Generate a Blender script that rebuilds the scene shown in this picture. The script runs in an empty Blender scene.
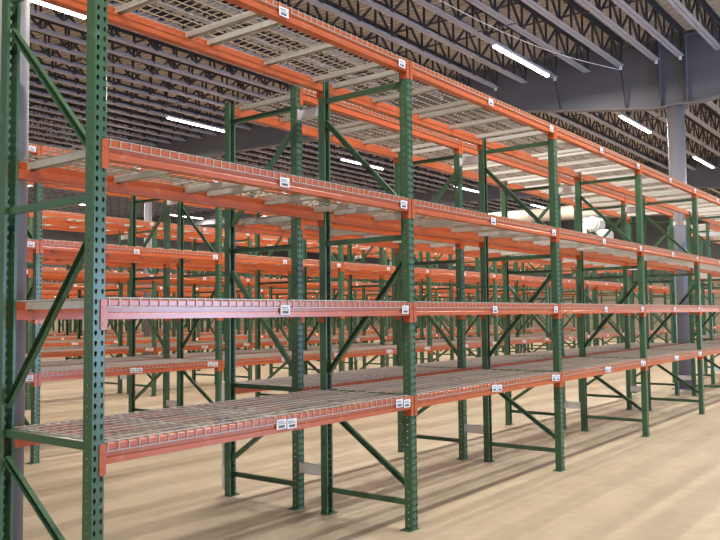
import bpy, math, random
from mathutils import Vector, Matrix
random.seed(7)
SC = bpy.context.scene
COL = SC.collection

# ------------------------------------------------------------------ camera
cam_d = bpy.data.cameras.new('camera'); cam = bpy.data.objects.new('camera', cam_d); COL.objects.link(cam)
yaw, pit, rol = math.radians(52.5131), math.radians(3.2708), math.radians(-0.5991)
fw = Vector((math.sin(yaw)*math.cos(pit), math.cos(yaw)*math.cos(pit), math.sin(pit)))
rt = Vector((math.cos(yaw), -math.sin(yaw), 0)); up = rt.cross(fw)
rt2 = rt*math.cos(rol)+up*math.sin(rol); up2 = -rt*math.sin(rol)+up*math.cos(rol)
m = Matrix((rt2, up2, -fw)).transposed().to_4x4(); m.translation = (-5.0663, -3.381, 1.6294)
cam.matrix_world = m
cam_d.sensor_width = 36; cam_d.lens = 789.04/720*36; cam_d.clip_end = 300; cam_d.clip_start = .05
SC.camera = cam

# ------------------------------------------------------------------ world, exposure
w = bpy.data.worlds.new('world'); SC.world = w; w.use_nodes = True
bg = w.node_tree.nodes['Background']; bg.inputs[0].default_value = (.93, .96, 1, 1); bg.inputs[1].default_value = .36
SC.view_settings.view_transform = 'Standard'; SC.view_settings.look = 'None'
SC.view_settings.exposure = 0.5; SC.view_settings.gamma = 1; SC.view_settings.use_curve_mapping = False
LAMP_W = 195.0          # watts of each ceiling fixture
def area_light(name, loc, rot, sx, sy, watts, col):
    d = bpy.data.lights.new(name, 'AREA'); d.shape = 'RECTANGLE'; d.size = sx; d.size_y = sy; d.energy = watts; d.color = col
    o = bpy.data.objects.new(name, d); COL.objects.link(o); o.location = loc; o.rotation_euler = rot
    return o
# daylight through the open dock door behind the photographer, and a second one further along
area_light('dock_door_daylight', (8.2, -12.0, 1.75), (math.radians(90), 0, 0), 4.4, 2.6, 1050, (.46, .66, 1))
area_light('dock_door_daylight', (46, -9.0, 1.75), (math.radians(90), 0, 0), 8.0, 3.0, 500, (.72, .84, 1))

# ------------------------------------------------------------------ materials
def new_mat(name):
    mt = bpy.data.materials.new(name); mt.use_nodes = True
    return mt, mt.node_tree.nodes, mt.node_tree.links, mt.node_tree.nodes['Principled BSDF']
def mat(name, col, rough=.5, metal=0., var=0., scale=3., bump=0., dirt=None, dirt_amt=.0):
    mt, N, L, P = new_mat(name)
    P.inputs['Roughness'].default_value = rough; P.inputs['Metallic'].default_value = metal
    c = (*col, 1)
    if var or dirt:
        tc = N.new('ShaderNodeTexCoord'); no = N.new('ShaderNodeTexNoise')
        no.inputs['Scale'].default_value = scale; no.inputs['Detail'].default_value = 5
        L.new(tc.outputs['Object'], no.inputs['Vector'])
        mx = N.new('ShaderNodeMix'); mx.data_type = 'RGBA'
        mx.inputs[6].default_value = tuple(max(0, x*(1-var)) for x in col)+(1,)
        mx.inputs[7].default_value = tuple(min(1, x*(1+var)) for x in col)+(1,)
        L.new(no.outputs['Fac'], mx.inputs[0])
        out = mx.outputs[2]
        if dirt:
            n2 = N.new('ShaderNodeTexNoise'); n2.inputs['Scale'].default_value = scale*6; n2.inputs['Detail'].default_value = 6
            L.new(tc.outputs['Object'], n2.inputs['Vector'])
            rp = N.new('ShaderNodeValToRGB'); rp.color_ramp.elements[0].position = .6; rp.color_ramp.elements[1].position = .72
            L.new(n2.outputs['Fac'], rp.inputs[0])
            mu = N.new('ShaderNodeMath'); mu.operation = 'MULTIPLY'; mu.inputs[1].default_value = dirt_amt
            L.new(rp.outputs[0], mu.inputs[0])
            m2 = N.new('ShaderNodeMix'); m2.data_type = 'RGBA'; m2.inputs[7].default_value = (*dirt, 1)
            L.new(mu.outputs[0], m2.inputs[0]); L.new(out, m2.inputs[6]); out = m2.outputs[2]
        L.new(out, P.inputs['Base Color'])
        if bump:
            b = N.new('ShaderNodeBump'); b.inputs['Strength'].default_value = bump; b.inputs['Distance'].default_value = .01
            L.new(no.outputs['Fac'], b.inputs['Height']); L.new(b.outputs[0], P.inputs['Normal'])
    else:
        P.inputs['Base Color'].default_value = c
    return mt
M_GREEN = mat('green_enamel', (.055, .132, .068), .28, 0, .14, 2, .05, (.25, .33, .33), .25)
M_ORANGE = mat('orange_enamel', (.53, .102, .022), .28, 0, .12, 2, .04, (.8, .42, .28), .18)
M_WIRE = mat('galvanised_wire', (.46, .40, .335), .42, .2, .15, 4)
M_CHAN = mat('galvanised_channel', (.66, .65, .62), .42, .3, .12, 2)
M_SPACER = mat('galvanised_spacer', (.80, .81, .84), .35, .15, .05, 3)
M_CHORD = mat('lavender_grey_chord', (.36, .375, .45), .5, 0, .1, .8)
M_STEEL = mat('grey_primer_steel', (.15, .152, .185), .5, 0, .1, .8)
M_DARKSTEEL = mat('dark_web_steel', (.055, .055, .065), .6)
M_COLUMN = mat('column_grey_paint', (.165, .16, .185), .45, 0, .07, 1)
M_DECK = mat('beige_roof_deck', (.56, .52, .465), .6, 0, .06, .5)
M_WHITE = mat('label_paper', (.86, .86, .88), .6)
M_INK = mat('label_ink', (.12, .12, .14), .7)
M_CREAMWALL = mat('cream_wall_panel', (.40, .34, .27), .7, 0, .06, .4)
M_DARKWALL = mat('dark_wall_panel', (.13, .13, .15), .7, 0, .08, .4)
M_DUCT = mat('pale_duct_wrap', (.66, .60, .51), .5, 0, .05, 1)
M_YELLOW = mat('yellow_plastic', (.85, .6, .04), .5)
M_UNIT = mat('white_unit_panel', (.52, .54, .55), .45)
M_BLACK = mat('black_rubber', (.02, .02, .02), .6)
def floor_mat():
    mt, N, L, P = new_mat('sealed_concrete_floor')
    tc = N.new('ShaderNodeTexCoord')
    def noise(sc, det, stretch=(1, 1, 1), rough=.6):
        mp = N.new('ShaderNodeMapping'); mp.inputs['Scale'].default_value = stretch
        n = N.new('ShaderNodeTexNoise'); n.inputs['Scale'].default_value = sc; n.inputs['Detail'].default_value = det; n.inputs['Roughness'].default_value = rough
        L.new(tc.outputs['Object'], mp.inputs[0]); L.new(mp.outputs[0], n.inputs['Vector']); return n
    a = noise(.35, 5); b = noise(2.2, 8, (.8, 1.05, 1), .7); c = noise(9, 6)
    def ramp(src, p0, p1, c0, c1):
        r = N.new('ShaderNodeValToRGB'); e = r.color_ramp.elements
        e[0].position = p0; e[1].position = p1; e[0].color = (*c0, 1); e[1].color = (*c1, 1)
        L.new(src.outputs['Fac'], r.inputs[0]); return r
    r1 = ramp(a, .3, .7, (.475, .395, .285), (.55, .465, .34))
    r2 = ramp(b, .36, .62, (.90, .88, .86), (1.03, 1.03, 1.02))
    r3 = ramp(c, .3, .7, (.93, .92, .91), (1.04, 1.04, 1.04))
    def mul(x, y):
        k = N.new('ShaderNodeMix'); k.data_type = 'RGBA'; k.blend_type = 'MULTIPLY'; k.inputs[0].default_value = 1
        L.new(x, k.inputs[6]); L.new(y, k.inputs[7]); return k.outputs[2]
    col = mul(mul(r1.outputs[0], r2.outputs[0]), r3.outputs[0])
    # saw-cut control joints
    L.new(col, P.inputs['Base Color'])
    P.inputs['Roughness'].default_value = .48
    rr = N.new('ShaderNodeMapRange'); rr.inputs[3].default_value = .38; rr.inputs[4].default_value = .62
    L.new(b.outputs['Fac'], rr.inputs[0]); L.new(rr.outputs[0], P.inputs['Roughness'])
    P.inputs['Specular IOR Level'].default_value = .35
    return mt
M_FLOOR = floor_mat()
def emis(name, col, s):
    mt, N, L, P = new_mat(name)
    P.inputs['Base Color'].default_value = (1, 1, 1, 1)
    P.inputs['Emission Color'].default_value = (*col, 1); P.inputs['Emission Strength'].default_value = s
    return mt
M_TUBE = emis('lit_diffuser', (1, .93, .80), 14)

# ------------------------------------------------------------------ mesh helpers
class MB:
    """plain vertex / face / material-index lists"""
    def __init__(s): s.v = []; s.f = []; s.m = []
    def box(s, x0, x1, y0, y1, z0, z1, mi=0):
        n = len(s.v)
        s.v += [(x0,y0,z0),(x1,y0,z0),(x1,y1,z0),(x0,y1,z0),(x0,y0,z1),(x1,y0,z1),(x1,y1,z1),(x0,y1,z1)]
        for q in ((0,3,2,1),(4,5,6,7),(0,1,5,4),(1,2,6,5),(2,3,7,6),(3,0,4,7)): s.f.append(tuple(n+i for i in q)); s.m.append(mi)
        return s
    def prism(s, prof, a, b, axis='x', mi=0, caps=True):
        """closed profile (p,q) swept from a to b along axis; x:(y,z)  y:(x,z)  z:(x,y)"""
        n = len(s.v); k = len(prof)
        for t in (a, b):
            for p, q in prof:
                s.v.append({'x': (t,p,q), 'y': (p,t,q), 'z': (p,q,t)}[axis])
        for i in range(k):
            j = (i+1) % k; s.f.append((n+i, n+j, n+k+j, n+k+i)); s.m.append(mi)
        if caps:
            s.f.append(tuple(n+i for i in range(k))[::-1]); s.m.append(mi)
            s.f.append(tuple(n+k+i for i in range(k))); s.m.append(mi)
        return s
    def bar(s, p, q, w, h=None, side=None, mi=0):
        """rectangular bar from p to q"""
        h = h or w; p = Vector(p); q = Vector(q); d = (q-p).normalized()
        a = Vector(side) if side else (Vector((0,0,1)) if abs(d.z) < .9 else Vector((1,0,0)))
        u = d.cross(a).normalized(); v = u.cross(d)
        n = len(s.v)
        for c in (p, q):
            for i, j in ((-1,-1),(1,-1),(1,1),(-1,1)): s.v.append(tuple(c+u*i*w/2+v*j*h/2))
        for f in ((0,1,5,4),(1,2,6,5),(2,3,7,6),(3,0,4,7),(3,2,1,0),(4,5,6,7)): s.f.append(tuple(n+i for i in f)); s.m.append(mi)
        return s
    def tube(s, p, q, r, k=12, r2=None, mi=0):
        p = Vector(p); q = Vector(q); d = (q-p).normalized(); r2 = r if r2 is None else r2
        a = Vector((0,0,1)) if abs(d.z) < .9 else Vector((1,0,0)); u = d.cross(a).normalized(); v = u.cross(d); n = len(s.v)
        for c, rr in ((p, r), (q, r2)):
            for i in range(k):
                t = 2*math.pi*i/k; s.v.append(tuple(c+u*math.cos(t)*rr+v*math.sin(t)*rr))
        for i in range(k):
            j = (i+1) % k; s.f.append((n+i, n+j, n+k+j, n+k+i)); s.m.append(mi)
        s.f.append(tuple(n+i for i in range(k))[::-1]); s.m.append(mi); s.f.append(tuple(n+k+i for i in range(k))); s.m.append(mi)
        return s
    def add(s, o, dx=0, dy=0, dz=0, flip=False):
        n = len(s.v); sg = -1 if flip else 1
        s.v += [(sg*x+dx, sg*y+dy, z+dz) for x, y, z in o.v]
        s.f += [tuple(n+i for i in f) for f in o.f]; s.m += o.m
        return s
    def mesh(s, name, mats, smooth=False):
        me = bpy.data.meshes.new(name); me.from_pydata(s.v, [], s.f)
        for q in (mats if isinstance(mats, (list, tuple)) else [mats]): me.materials.append(q)
        if any(s.m): me.polygons.foreach_set('material_index', s.m)
        if smooth: me.polygons.foreach_set('use_smooth', [True]*len(s.f))
        me.update(); return me
def ob(name, me, parent=None, loc=(0,0,0), rz=0):
    o = bpy.data.objects.new(name, me); COL.objects.link(o); o.location = loc; o.rotation_euler = (0,0,rz)
    if parent: o.parent = parent
    return o
def tag(o, label, cat, group=None, kind=None):
    if label: o['label'] = label
    if cat: o['category'] = cat
    if group: o['group'] = group
    if kind: o['kind'] = kind
    return o
def struct(o): o['kind'] = 'structure'; return o
def copy_tree(o, parent=None):
    c = o.copy(); COL.objects.link(c)
    if parent: c.parent = parent
    for ch in list(KIDS.get(o.name, [])):
        d = copy_tree(ch, c); KIDS.setdefault(c.name, []).append(d)
    return c
KIDS = {}
def kid(name, me, parent, loc=(0,0,0), rz=0):
    o = ob(name, me, parent, loc, rz); KIDS.setdefault(parent.name, []).append(o); return o

# ------------------------------------------------------------------ dimensions
B = 2.7676                       # bay pitch
D = 0.909                        # frame depth
G = 0.243                        # flue between back-to-back racks
PW, PDp, PH = .0762, .070, 3.618  # upright width, depth, height
LV = [1.010, 1.720, 2.522, 3.617]
ROWS = [0, 5, 10, 15, 20, 25, 30]
XOFF = [0] + [-.16]*6

# ================================================================== setting
def roofz(y): return 7.0 + .03*y            # underside of the joists' bottom chords
XW0, XW1, YW0, YW1 = -14, 48, -12.5, 44
o = struct(ob('floor', MB().box(XW0, XW1, YW0, YW1, -.2, 0).mesh('floor', M_FLOOR)))
jt = MB()
for y in (-4.6, 3.5, 8.6, 18.9, 29.5): jt.box(XW0, XW1, y-.004, y+.004, 0, .0006)
for x in (-9.3, 12.4, 27.6): jt.box(x-.004, x+.004, YW0, YW1, 0, .0006)
# ribbed roof deck
rb = MB(); per = .152; n = int((XW1-XW0)/per); prof = []
for i in range(n):
    x = XW0+i*per; prof += [(x, 0), (x+.085, 0), (x+.095, .038), (x+.142, .038)]
prof.append((XW0+n*per, 0))
for i, (x, z) in enumerate(prof):
    for y in (YW0, YW1): rb.v.append((x, y, roofz(y)+.60+z))
for i in range(len(prof)-1): rb.f.append((2*i, 2*i+1, 2*i+3, 2*i+2)); rb.m.append(0)
n0 = len(rb.v)
rb.v += [(XW0,YW0,roofz(YW0)+.75),(XW1,YW0,roofz(YW0)+.75),(XW1,YW1,roofz(YW1)+.75),(XW0,YW1,roofz(YW1)+.75)]; rb.f.append((n0,n0+1,n0+2,n0+3)); rb.m.append(0)
struct(ob('ceiling', rb.mesh('ceiling', M_DECK)))
# far walls: ribbed panels, dark above, cream below
def wall(name, mb): return struct(ob(name, mb.mesh(name, [M_CREAMWALL, M_DARKWALL])))
wb = MB(); zt = roofz(YW1)+.6
wb.box(XW0, XW1, YW1, YW1+.2, 0, 3, 0).box(XW0, XW1, YW1, YW1+.2, 3, zt, 1)
for i in range(60): wb.box(XW0+i+.4, XW0+i+.46, YW1-.03, YW1, 0, 3, 0).box(XW0+i+.4, XW0+i+.46, YW1-.03, YW1, 3, 8, 1)
wall('wall_north', wb)
wb = MB(); wb.box(XW1, XW1+.2, YW0, YW1, 0, 3.6, 0).box(XW1, XW1+.2, YW0, YW1, 3.6, zt, 1)
for i in range(56): wb.box(XW1-.03, XW1, YW0+i+.4, YW0+i+.46, 0, 3.6, 0).box(XW1-.03, XW1, YW0+i+.4, YW0+i+.46, 3.6, 7, 1)
wall('wall_east', wb)

# ---- columns (round pipe, base plate)
def column(x, y, r, top, nm):
    mb = MB().tube((0,0,.02), (0,0,top), r, 40)
    o = struct(ob('steel_column', mb.mesh('steel_column', M_COLUMN, True), None, (x, y, 0)))
    for p in o.data.polygons:
        if abs(p.normal.z) > .9: p.use_smooth = False
    b = MB().box(-r-.08, r+.08, -r-.02, r+.02, 0, .02); kid('base_plate', b.mesh('base_plate', M_STEEL), o)
    c = MB().box(-r-.03, r+.03, -r-.03, r+.03, top, top+.025); kid('cap_plate', c.mesh('cap_plate', M_STEEL), o)
    return o
CX = [-2.55, 12.45, 27.45]
col_a = column(CX[0]+.045, 1.487, .175, 6.04, 'a')
kid('yellow_tag', MB().box(-.02, .02, -.18, -.16, .18, .33).mesh('yellow_tag', M_YELLOW), col_a, (-.05, 0, 0))
column(CX[1], 1.42, .178, 6.04, 'b'); column(CX[2], 1.42, .178, 6.04, 'c')
for x in CX[1:]: column(x, 19.5, .135, 6.55, 'd')
column(CX[1], 37.7, .135, 7.1, 'e')

# ---- tapered girders along Y
BOT = [(-12.4, 6.35), (-7, 6.33), (-2.2, 6.42), (.95, 6.07), (1.9, 6.07), (5.5, 6.62), (15.5, 6.93), (19.1, 6.58), (19.9, 6.58), (24, 6.98), (34, 7.3), (37.3, 7.13), (38.1, 7.13), (43.9, 7.5)]
def girder(x):
    g = MB(); t = .012
    for (ya, za), (yb, zb) in zip(BOT[:-1], BOT[1:]):
        n = len(g.v); ta, tb = roofz(ya)+.52, roofz(yb)+.52
        for sx in (-t/2, t/2): g.v += [(sx,ya,za),(sx,yb,zb),(sx,yb,tb),(sx,ya,ta)]
        for q in ((0,1,2,3),(7,6,5,4)): g.f.append(tuple(n+i for i in q)); g.m.append(0)
        g.bar((0,ya,za), (0,yb,zb), .24, .022); g.bar((0,ya,ta), (0,yb,tb), .24, .022)
    for y in (1.15, 1.7, 19.3, 19.7, 37.5, 37.9):                       # bearing stiffeners
        zb = 6.09 if y < 5 else (6.6 if y < 25 else 7.15)
        g.box(-.11, .11, y-.006, y+.006, zb, roofz(y)+.5)
    o = ob('tapered_girder', g.mesh('tapered_girder', M_STEEL), None, (x, 0, 0)); struct(o)
    return o
for x in CX: girder(x)

# ---- open-web joists along X
JY = [1.2, 1.7] + [2.47+.772*i for i in range(53)]
JY = [1.2-.775*i for i in range(14, 0, -1)] + JY
SPAN = CX[1]-CX[0]
def joist_mb(L):
    j = MB(); a = .30
    for s in (-1, 1):                                                   # paired angles
        y0, y1 = (.008, .078) if s > 0 else (-.078, -.008)
        j.box(a, L-a, y0, y1, 0, .007); j.box(a, L-a, s*.008-.003, s*.008+.003, 0, .075)
    n = round((L-2*a)/1.1); st = (L-2*a)/n
    w_ = MB()
    for i in range(n):
        x = a+i*st
        w_.bar((x, 0, .03), (x+st/2, 0, .57), .038, mi=0); w_.bar((x+st/2, 0, .57), (x+st, 0, .03), .038)
        w_.bar((x+st/2, 0, .03), (x+st/2, 0, .57), .036); w_.bar((x, 0, .03), (x, 0, .57), .036)
    for s in (-1, 1):
        y0, y1 = (.008, .07) if s > 0 else (-.07, -.008)
        w_.box(.13, L-.13, y0, y1, .588, .60); w_.box(.13, L-.13, s*.008-.004, s*.008+.004, .51, .60)
    w_.bar((.2, 0, .57), (a, 0, .03), .03); w_.bar((L-.2, 0, .57), (L-a, 0, .03), .03)
    return j, w_
ja, jw = joist_mb(SPAN)
me_chord = ja.mesh('joist_chords', M_CHORD); me_web = jw.mesh('joist_web', M_DARKSTEEL)
def ordw(n):
    W = ['first','second','third','fourth','fifth','sixth','seventh','eighth','ninth','tenth','eleventh','twelfth']
    if n <= 12: return W[n-1]
    return f'{n}{"th" if 10 < n % 100 < 14 else {1:"st",2:"nd",3:"rd"}.get(n % 10, "th")}'
spans = [(CX[0]+.005, 'before the column girder'), (CX[1]+.005, 'beyond the column girder'), (CX[2]+.005, 'in the farthest roof bay')]
first = None
iy0 = JY.index(1.2)
for si, (x0, nm) in enumerate(spans):
    for i, y in enumerate(JY):
        if y < -5.5 and si == 0 or y > 42.5: continue
        if si > 0 and y < (-3 if si == 1 else 0): continue
        if first is None:
            jo = ob('roof_joist', me_chord); kid('joist_web', me_web, jo); first = jo
        else: jo = copy_tree(first)
        jo.location = (x0, y, roofz(y)-.0)
        d = i-iy0
        pos = 'directly over the column' if d == 0 else (f'{ordw(d)} behind the column' if d > 0 else f'{ordw(-d)} in front of the column')
        tag(jo, f'grey open-web roof joist {nm}, {pos}', 'joist', 'open-web roof joists '+nm)
# roof bridging (dark angles that tie the joists, running along Y)
for si, x0 in enumerate([CX[0], CX[1], CX[2]]):
    for k, fr in enumerate((.25, .5, .75)):
        bmb = MB(); x = x0+SPAN*fr
        ys, ye = JY[0]-.1, 43
        for dz in (.065, .535):
            bmb.bar((x, ys, roofz(ys)+dz), (x, ye, roofz(ye)+dz), .035, .022)
        bo = ob('joist_bridging', bmb.mesh('joist_bridging', M_DARKSTEEL))
        tag(bo, f'dark bridging angles tying the joists, {ordw(k+1)} line {spans[si][1]}', 'bridging', 'joist bridging lines')
# flange braces from the joist ends down to the girder
fb = None
for xg in (CX[1],):
    for i, y in enumerate(JY):
        if not (.9 < y < 8): continue
        zb = roofz(y); yb = y; zl = 6.09 if y < 2 else (6.07+(y-1.9)*.153 if y < 5.5 else 6.62+(y-5.5)*.031)
        if i % 2 and y > 2.6: continue
        f = MB(); f.bar((-.32, 0, zb+.01-zl), (-.05, 0, .04), .04, .006); f.box(-.35, -.30, -.025, .025, zb-zl-.075, zb-zl-.005, 1)
        fo = ob('flange_brace', f.mesh('flange_brace', [M_DARKSTEEL, M_WHITE]), None, (xg, yb, zl))
        tag(fo, f'thin brace strut to the girder at the {ordw(i-iy0+1) if i>=iy0 else "front"} joist end', 'brace', 'girder flange braces')

# ================================================================== racks
S = .0508
def cell(mb, P, u0, u1, z0, z1, hole, mi=0):
    """rectangular sheet cell with a hole; P(u,z)->xyz; hole = 8 (u,z) points by angle from corner -135 deg"""
    cu, cz = (u0+u1)/2, (z0+z1)/2
    outer = [(u0,z0),(cu,z0),(u1,z0),(u1,cz),(u1,z1),(cu,z1),(u0,z1),(u0,cz)]
    n = len(mb.v)
    for p in outer: mb.v.append(P(*p))
    for p in hole: mb.v.append(P(*p))
    for i in range(8):
        j = (i+1) % 8; mb.f.append((n+i, n+j, n+8+j, n+8+i)); mb.m.append(mi)
def post_mesh():
    mb = MB(); n = int(PH/S); hw = PW/2; t = .0025
    def tear(cu, cz, s=1):
        r = .0088*s; q = .0042*s
        return [(cu-q,cz-.012*s),(cu,cz-.0135*s),(cu+q,cz-.012*s),(cu+r,cz+.004*s),(cu+r*.75,cz+.0105*s),(cu,cz+.0135*s),(cu-r*.75,cz+.0105*s),(cu-r,cz+.004*s)]
    def rnd(cu, cz, r):
        return [(cu+r*math.cos(math.radians(a)), cz+r*math.sin(math.radians(a))) for a in (-135,-90,-45,0,45,90,135,180)]
    for lay in (0, 1):
        e = t*lay
        for i in range(n):
            z0 = i*S; z1 = z0+S; cz = (z0+z1)/2
            zz0, zz1 = z0, (z1 if i < n-1 else PH)
            for sx in (-1, 1):
                u0, u1 = (-hw+.005, 0) if sx < 0 else (0, hw-.005)
                cell(mb, lambda u, z, e=e: (u, e, z), u0, u1, zz0, zz1, tear(sx*.0185, cz))
                cell(mb, lambda u, z, e=e, sx=sx: (sx*(hw-e), u, z), .005, PDp, zz0, zz1, rnd(.038, cz, .0048))
        for sx in (-1, 1):                                               # bevelled corners and rear lips
            k = len(mb.v)
            mb.v += [(sx*(hw-.005), e, 0), (sx*(hw-e), .005, 0), (sx*(hw-e), .005, PH), (sx*(hw-.005), e, PH)]; mb.f.append((k,k+1,k+2,k+3)); mb.m.append(0)
            k = len(mb.v)
            mb.v += [(sx*(hw-e), PDp-e, 0), (sx*(hw-.016), PDp-e, 0), (sx*(hw-.016), PDp-e, PH), (sx*(hw-e), PDp-e, PH)]; mb.f.append((k,k+1,k+2,k+3)); mb.m.append(0)
    for sx in (-1, 1):
        mb.box(min(sx*(hw-.0165), sx*(hw-.0155)), max(sx*(hw-.0165), sx*(hw-.0155)), PDp-t, PDp, 0, PH)
    return mb
def post_simple():
    mb = MB(); h = PW/2
    mb.prism([(-h,0),(h,0),(h,PDp),(h-.016,PDp),(h-.016,PDp-.003),(h-.003,PDp-.003),(h-.003,.003),(-h+.003,.003),(-h+.003,PDp-.003),(-h+.016,PDp-.003),(-h+.016,PDp),(-h,PDp)], 0, PH, 'z')
    return mb
HZ = [.20, 1.00, 2.23, 3.44]
DG = [((D-.06, .86), (.065, .33)), ((D-.06, 1.15), (.065, 2.04)), ((D-.06, 3.26), (.065, 2.47))]
def strut_mb(p, q, web=1):
    mb = MB(); p = Vector((0,)+p); q = Vector((0,)+q); d = (q-p).normalized(); n = Vector((0,-d.z,d.y))
    a, b = .020, .014                                                    # open channel 40 x 28
    for off, ww, hh in ((Vector((b*web,0,0)), .002, 2*a),):
        mb.bar(p+off, q+off, ww, hh, side=n)
    for sgn in (-1, 1): mb.bar(p+n*sgn*a, q+n*sgn*a, 2*b, .002, side=n)
    return mb
me_post = post_mesh().mesh('post', M_GREEN)
bp = MB().box(-.078, .043, -.006, .088, 0, .006); bp.tube((-.058,.06,.006), (-.058,.06,.018), .009, 6)
me_plate = bp.mesh('base_plate', M_GREEN)
me_h = strut_mb((.06, 0), (D-.06, 0), -1).mesh('horizontal_strut', M_GREEN)
me_dg = [strut_mb(a, b).mesh('diagonal_brace', M_GREEN) for a, b in DG]
def make_frame():
    r = bpy.data.objects.new('upright_frame', None); COL.objects.link(r); r.empty_display_size = .2
    kid('post', me_post, r, (0,0,.006)); kid('post', me_post, r, (0,D,.006), math.pi)
    kid('base_plate', me_plate, r); kid('base_plate', me_plate, r, (0,D,0), math.pi)
    for z in HZ: kid('horizontal_strut', me_h, r, (0,0,z))
    for me in me_dg: kid('diagonal_brace', me, r)
    return r
fs = MB(); fs.add(post_simple()).add(post_simple(), 0, D, 0, True).add(bp).add(bp, 0, D, 0, True)
for z in HZ: fs.add(strut_mb((.06,z), (D-.06,z), -1))
for a, b in DG: fs.add(strut_mb(a, b))
me_frame_far = fs.mesh('upright_frame', M_GREEN)

# ---- step beam with end connectors. local origin: left post centre at aisle face; runs to x = B
BH = .098
X0, X1 = PW/2+.005, B-PW/2-.005
def beam_prof(): # (y,z) closed: front face with a shallow groove, step on the inner side
    return [(0,0),(0,.028),(.004,.034),(.004,.062),(0,.068),(0,BH-.004),(.004,BH),(.036,BH),(.036,BH-.041),(.060,BH-.041),(.063,BH-.045),(.063,0)]
beam = MB().prism(beam_prof(), X0, X1, 'x')
me_beam = beam.mesh('load_beam', M_ORANGE)
def conn_mb(s):
    c = MB(); z0, z1 = -.052, .100; a, b = PW/2+.001, PW/2+.005          # left end; s=-1 mirrors
    c.box(a, b, -.004, .058, z0, z1)
    # rounded front plate on the upright face
    r = .008; pr = []
    for cx_, cz_, a0 in ((b-r, z1-r, 0), (.006+r, z1-r, 90), (.006+r, z0+r, 180), (b-r, z0+r, 270)):
        for k in range(4): t = math.radians(a0+30*k); pr.append((cx_+r*math.cos(t), cz_+r*math.sin(t)))
    c.prism(pr, -.0055, -.0005, 'y')
    for z in (.06, -.02): c.tube((.020,-.0055,z), (.020,-.0085,z), .0055, 8)
    if s < 0: c.v = [(B-x, y, z) for x, y, z in c.v]; c.f = [f[::-1] for f in c.f]
    return c
cl, cr = conn_mb(1), conn_mb(-1)
me_cl, me_cr = cl.mesh('end_connector', M_ORANGE), cr.mesh('end_connector', M_ORANGE)
# shelf label: white card, print lines and a barcode
lb = MB().box(-.043, .043, -.0025, -.0003, -.030, .030)
lb.box(-.034, .02, -.0032, -.0026, .012, .017, 1); lb.box(-.034, .034, -.0032, -.0026, .002, .005, 1)
x = -.028
for k in range(16):
    ww = random.choice((.0014, .0024, .0034)); lb.box(x, x+ww, -.0032, -.0026, -.022, -.006, 1); x += ww+.0014
me_label = lb.mesh('shelf_label', [M_WHITE, M_INK])
def make_beam(labels):
    r = ob('load_beam', me_beam)
    kid('end_connector', me_cl, r); kid('end_connector', me_cr, r)
    for lx, lz in labels: kid('shelf_label', me_label, r, (lx, -.0062, lz))
    return r
LAB1 = [(1.290, .052), (1.385, .046), (2.565, .060), (2.665, .050)]
LABN = [(1.330, .045), (2.660, .045)]
beam_far = MB().add(beam); 
for c in (cl, cr):
    n = len(beam_far.v); beam_far.add(c)
beam_far_lab = MB(); beam_far_lab.add(beam_far)
for lx, lz in LABN: beam_far_lab.box(lx-.043, lx+.043, -.009, -.0065, lz-.03, lz+.03, 1)

# ---- wire deck; local: x 0..DW, y 0..D, z = 0 at the beam top
DW = 1.325
def deck_mb(fine=True):
    mb = MB(); w_ = .0052 if fine else .0055; nx = 22 if fine else 15; ny = 10 if fine else 8
    zt_ = .004
    for i in range(nx):
        x = .01+(DW-.02)*i/(nx-1)
        mb.box(x-w_/2, x+w_/2, -.0006-w_, D+.0006+w_, zt_-w_/2, zt_+w_/2)
        for y in (-.0006-w_, D+.0006): mb.box(x-w_/2, x+w_/2, y, y+w_, -.034, zt_-w_/2)
    for j in range(ny):
        y = .02+(D-.04)*j/(ny-1)
        mb.box(0, DW, y-w_/2, y+w_/2, zt_+w_/2, zt_+1.5*w_)
    for y in (-.0006-w_, D+.0006): mb.box(0, DW, y, y+w_, -.034-w_, -.034)
    return mb
me_deck = deck_mb().mesh('wire_deck', M_WIRE)
def chan_mb(x):   # inverted V-U support channel resting in the beam steps
    mb = MB(); y0, y1 = .038, D-.038
    mb.prism([(x-.022,-.040),(x-.019,-.040),(x-.015,-.002),(x+.015,-.002),(x+.019,-.040),(x+.022,-.040),(x+.017,.0005),(x-.017,.0005)], y0, y1, 'y')
    return mb
CHX = [.085, .665, 1.240]
me_chan = chan_mb(0).mesh('support_channel', M_CHAN)
def make_deck():
    r = ob('wire_deck', me_deck)
    for x in CHX: kid('support_channel', me_chan, r, (x,0,0))
    return r
deck_far = deck_mb(False)
for x in CHX: deck_far.box(x-.02, x+.02, .038, D-.038, -.036, 0)

# ---- row spacer
sp = MB(); sp.box(-.004, .0, .004, G-.004, -.045, .045); sp.box(-.004, .03, .004, G-.004, -.045, -.041); sp.box(-.004, .03, .004, G-.004, .041, .045)
for y in (.004, G-.008): sp.box(-.03, .03, y-.0035 if y < .1 else y, y+.0035 if y < .1 else y+.0078, -.045, .045)
me_sp = sp.mesh('row_spacer', M_SPACER)

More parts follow.
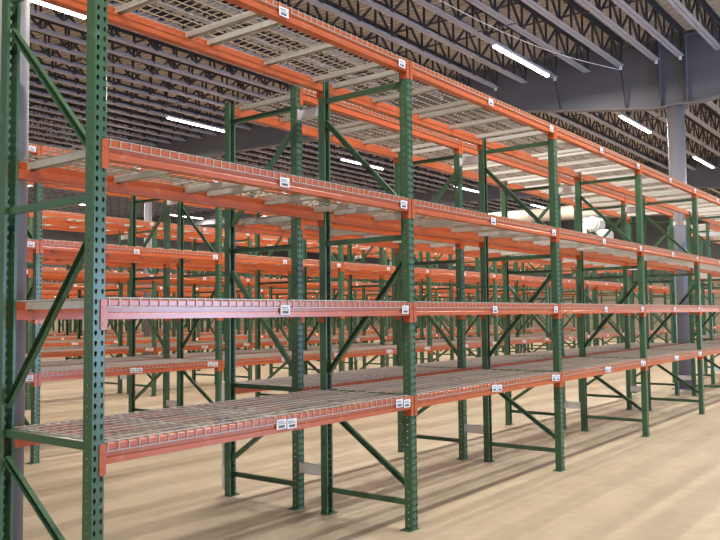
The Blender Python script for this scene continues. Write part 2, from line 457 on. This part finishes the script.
def bays(ri, side):
    if ri == 0:
        return list(range(-1, 8)) if side == 0 else [0, 1, 2, 3, 5, 6, 7]
    st = {1: -1, 2: 0, 3: 1, 4: 2, 5: 3, 6: 4}[ri]
    return list(range(st, 12))
def rack_name(ri, side):
    if ri == 0: return 'foreground rack' if side == 0 else 'rack backing onto the foreground rack'
    return f'{"near" if side == 0 else "far"} rack of the {ordw(ri)} row behind'
LN = ['lowest', 'eye-level', 'third', 'top']
cand_b, cand_d, frames = [], [], []
cp = Vector((-5.07, -3.38))
for ri, Y in enumerate(ROWS):
    for side in (0, 1):
        bs = bays(ri, side); yb = Y if side == 0 else Y+2*D+G           # aisle face
        ks = sorted(set(bs) | set(b+1 for b in bs))
        for n_, k in enumerate(ks): frames.append((ri, side, k, n_+1, k*B+XOFF[ri], yb))
        for n_, k in enumerate(bs):
            x = k*B+XOFF[ri]
            dist = (Vector((x+B/2, yb))-cp).length
            for l, z in enumerate(LV):
                for fl in (0, 1): cand_b.append((dist+fl*.3, ri, side, n_+1, l, x, yb, z, fl))
                for h in (0, 1): cand_d.append((dist, ri, side, n_+1, l, x, yb, z, h))
# frames
proto = None
for ri, side, k, nn, x, yb in frames:
    if ri <= 2:
        if proto is None: proto = make_frame(); f = proto
        else: f = copy_tree(proto)
    else: f = ob('upright_frame', me_frame_far)
    f.location = (x, yb, 0); f.rotation_euler = (0, 0, 0 if side == 0 else math.pi)
    tag(f, f'green perforated upright frame, {ordw(nn)} from left, {rack_name(ri, side)}', 'rack frame', 'upright frames of the '+rack_name(ri, side))
    if ri == 0 and side == 1 and k == 0:
        s_ = kid('white_strip', MB().box(.006, PW/2+.003, -.034, -.0005, .05, 1.03).mesh('white_strip', M_WHITE), f)
        s_['label'] = 'white barcode strip stuck on the foot of the post'
# spacers (short grey channels bridging the flue)
for ri, Y in enumerate(ROWS[:4]):
    ks = sorted(set(k for a in (0,) for k in [f[2] for f in frames if f[0] == ri and f[1] == 0]) & set(f[2] for f in frames if f[0] == ri and f[1] == 1))
    for n_, k in enumerate(ks):
        for z, zn in ((.345, 'low'), (3.37, 'high')):
            s_ = ob('row_spacer', me_sp, None, (k*B+XOFF[ri], Y+D, z))
            tag(s_, f'{zn} grey spacer in the flue, {ordw(n_+1)} frame pair, '+('foreground row' if ri == 0 else f'{ordw(ri)} row behind'), 'rack spacer', 'row spacers between back-to-back racks')
# beams
cand_b.sort(); pb = {}
NB = 300
for c in cand_b[:NB]:
    _, ri, side, nn, l, x, yb, z, fl = c
    key = 'f' if fl else ('1' if l == 0 else 'n')
    if key not in pb: pb[key] = make_beam([] if fl else (LAB1 if l == 0 else LABN)); o = pb[key]
    else: o = copy_tree(pb[key])
    sg = 1 if side == 0 else -1
    face_neg = (side == 0) != bool(fl)                                   # face towards -Y
    yy = yb if not fl else yb+sg*D
    o.location = (x if face_neg else x+B, yy, z-BH); o.rotation_euler = (0, 0, 0 if face_neg else math.pi)
    tag(o, f'orange {"flue-side" if fl else "aisle-side"} beam, {LN[l]} level, {ordw(nn)} bay from left, {rack_name(ri, side)}', 'rack beam', 'orange load beams of the '+rack_name(ri, side), 'thing')
far = MB()
for c in cand_b[NB:]:
    _, ri, side, nn, l, x, yb, z, fl = c
    sg = 1 if side == 0 else -1; face_neg = (side == 0) != bool(fl); yy = yb if not fl else yb+sg*D
    far.add(beam_far if fl or side == 1 else beam_far_lab, x if face_neg else x+B, yy, z-BH, not face_neg)
o = ob('distant_load_beams', far.mesh('distant_load_beams', [M_ORANGE, M_WHITE]))
tag(o, 'mass of orange load beams on the distant racks', 'rack beams', None, 'stuff')
# decks
cand_d.sort(); pd = None; ND = 300
def deck_pos(x, yb, side, h):
    dx = PW/2+.006 + (0 if h == 0 else B-PW-.012-DW)
    return (x+dx, yb, 0) if side == 0 else (x+B-dx, yb, math.pi)
for c in cand_d[:ND]:
    _, ri, side, nn, l, x, yb, z, h = c
    if pd is None: pd = make_deck(); o = pd
    else: o = copy_tree(pd)
    px, py, rz = deck_pos(x, yb, side, h); o.location = (px, py, z); o.rotation_euler = (0, 0, rz)
    left = (h == 0) == (side == 0)
    tag(o, f'{"left" if left else "right"} wire mesh deck, {LN[l]} level, {ordw(nn)} bay, {rack_name(ri, side)}', 'wire deck', 'wire mesh decks of the '+rack_name(ri, side))
far = MB()
for c in cand_d[ND:]:
    _, ri, side, nn, l, x, yb, z, h = c
    px, py, rz = deck_pos(x, yb, side, h); far.add(deck_far, px, py, z, rz != 0)
o = ob('distant_wire_decks', far.mesh('distant_wire_decks', M_WIRE))
tag(o, 'mass of wire mesh decks on the distant racks', 'wire decks', None, 'stuff')

# ================================================================== ceiling lights
LL = 2.44
hb = MB().prism([(-.05,0),(-.03,.05),(.03,.05),(.05,0)], 0, LL, 'x')
me_house = hb.mesh('housing', M_WHITE)
me_diff = MB().prism([(-.036,.001),(-.026,-.034),(.026,-.034),(.036,.001)], .01, LL-.01, 'x').mesh('lit_tube', M_TUBE)
def fixture(x, y, label):
    z = roofz(y)-.385
    r = bpy.data.objects.new('strip_light', None); COL.objects.link(r); r.location = (x, y, z)
    tag(r, label, 'ceiling light', 'hanging fluorescent strip lights')
    kid('housing', me_house, r); kid('lit_tube', me_diff, r)
    for hx in (.12, LL-.12): kid('hanger_rod', me_rod, r, (hx, 0, .05)); kid('mounting_bar', me_mb, r, (hx, 0, .37))
    d = LD; a = bpy.data.objects.new('lamp_light', d); COL.objects.link(a); a.parent = r; a.location = (LL/2, 0, -.038)
LD = bpy.data.lights.new('lamp_light', 'AREA'); LD.shape = 'RECTANGLE'; LD.size = LL-.04; LD.size_y = .05; LD.energy = LAMP_W; LD.color = (1, .93, .82)
me_rod = MB().tube((0,0,0), (0,0,.325), .004, 6).mesh('hanger_rod', M_STEEL)
me_mb = MB().prism([(-.40,-.012),(.40,.012),(.40,.030),(-.40,.006)], -.015, .015, 'x').mesh('mounting_bar', M_STEEL)
LINES = [(-1.47, (-5.7, 1.25, 8.2, 15.15, 22.1, 29.1, 36.1)), (3.53, (1.25, 8.2, 15.1, 22.1, 29.1, 36.1)), (8.6, (.32, 8.2, 15.1, 22.1, 29.1, 36.1)),
         (13.53, (1.0, 8.5, 16.0, 23.6, 31.0, 38.4)), (18.08, (1.3, 8.8, 16.3, 23.8, 31.3)), (23.3, (3.5, 11, 18.5, 26, 33.5)), (28.4, (10.5, 17.9, 25.4, 32.9)),
         (33.4, (10, 17.2, 24.7, 32.2)), (38.4, (12, 20, 28, 36))]
for iy, (y, xs) in enumerate(LINES):
    for ix, x in enumerate(xs):
        an = 'aisle at the camera' if iy == 0 else f'{ordw(iy)} aisle behind the foreground row'
        fixture(x, y, f'glowing strip light over the {an}, {ordw(ix+1)} along it')
# loose cable strung under the joists
cb = MB(); P0 = Vector((5.2, 3.6, 7.02)); P1 = Vector((12.1, 2.5, 7.0)); prev = P0
for i in range(1, 25):
    t = i/24; p = P0.lerp(P1, t); p.z -= .22*math.sin(math.pi*t); cb.tube(prev, p, .007, 6); prev = p
tag(ob('ceiling_cable', cb.mesh('ceiling_cable', M_WHITE)), 'thin white cable slung under the joists beside the near strip light', 'cable')

# ================================================================== duct and air handling at the far end
dz = 5.78; dx = 26.0
du = MB().tube((0, 6.6, 0), (0, 13.3, .02), .275, 24)
for y in (7.6, 9.4, 11.2, 13.0): du.tube((0, y-.02, 0), (0, y+.02, 0), .29, 24)
dp = ob('air_duct', du.mesh('air_duct', M_DUCT, True), None, (dx, 0, dz))
tag(dp, 'big round cream air duct hanging beyond the girder', 'duct')
for y in (7.4, 10, 12.6): kid('hanger_strap', MB().box(-.01, .01, y-.02, y+.02, .25, 2.0).mesh('hanger_strap', M_STEEL), dp)
def build_unit():
    r = bpy.data.objects.new('heater_unit', None); COL.objects.link(r); r.location = (26, 8.4, 5.0)
    tag(r, 'white heating unit with round fan drum hung under the duct', 'heater')
    kid('casing', MB().box(-.3, .3, .25, .60, -.20, .26).mesh('casing', M_UNIT), r)
    kid('fan_drum', MB().tube((-.35, 0, .19), (.3, 0, .19), .30, 28).tube((-.42, 0, .19), (-.34, 0, .19), .22, 28, mi=1).mesh('fan_drum', [M_UNIT, M_DUCT]), r)
    kid('supply_pipe', MB().tube((0, .40, .26), (0, .40, .495), .13, 16).mesh('supply_pipe', M_CHAN, True), r)
    kid('outlet_box', MB().prism([(-.62,-.42),(-.12,-.42),(-.12,-.05),(-.50,-.05),(-.62,-.16)], -.3, .3, 'x').mesh('outlet_box', M_UNIT), r)
    h = MB(); pv = None
    for i in range(13):
        t = math.pi*i/12; p = (-.38, -.02+.18*math.cos(t), -.42+.28*math.sin(t))
        if pv: h.tube(pv, p, .04, 8)
        pv = p
    kid('flexible_hose', h.mesh('flexible_hose', M_BLACK), r)
build_unit()
# scrap of paper on the floor by the first upright
s_ = MB(); s_.v = [(0,0,.002),(.06,-.01,.004),(.07,.03,.012),(.02,.035,.003),(0,0,.0),(.06,-.01,.0),(.07,.03,.008),(.02,.035,.0)]
s_.f = [(0,1,2,3),(7,6,5,4),(0,4,5,1),(1,5,6,2),(2,6,7,3),(3,7,4,0)]; s_.m = [0]*6
tag(ob('paper_scrap', s_.mesh('paper_scrap', M_WHITE), None, (-2.62, -.02, 0), .6), 'small white paper scrap on the floor beside the nearest upright', 'paper scrap')
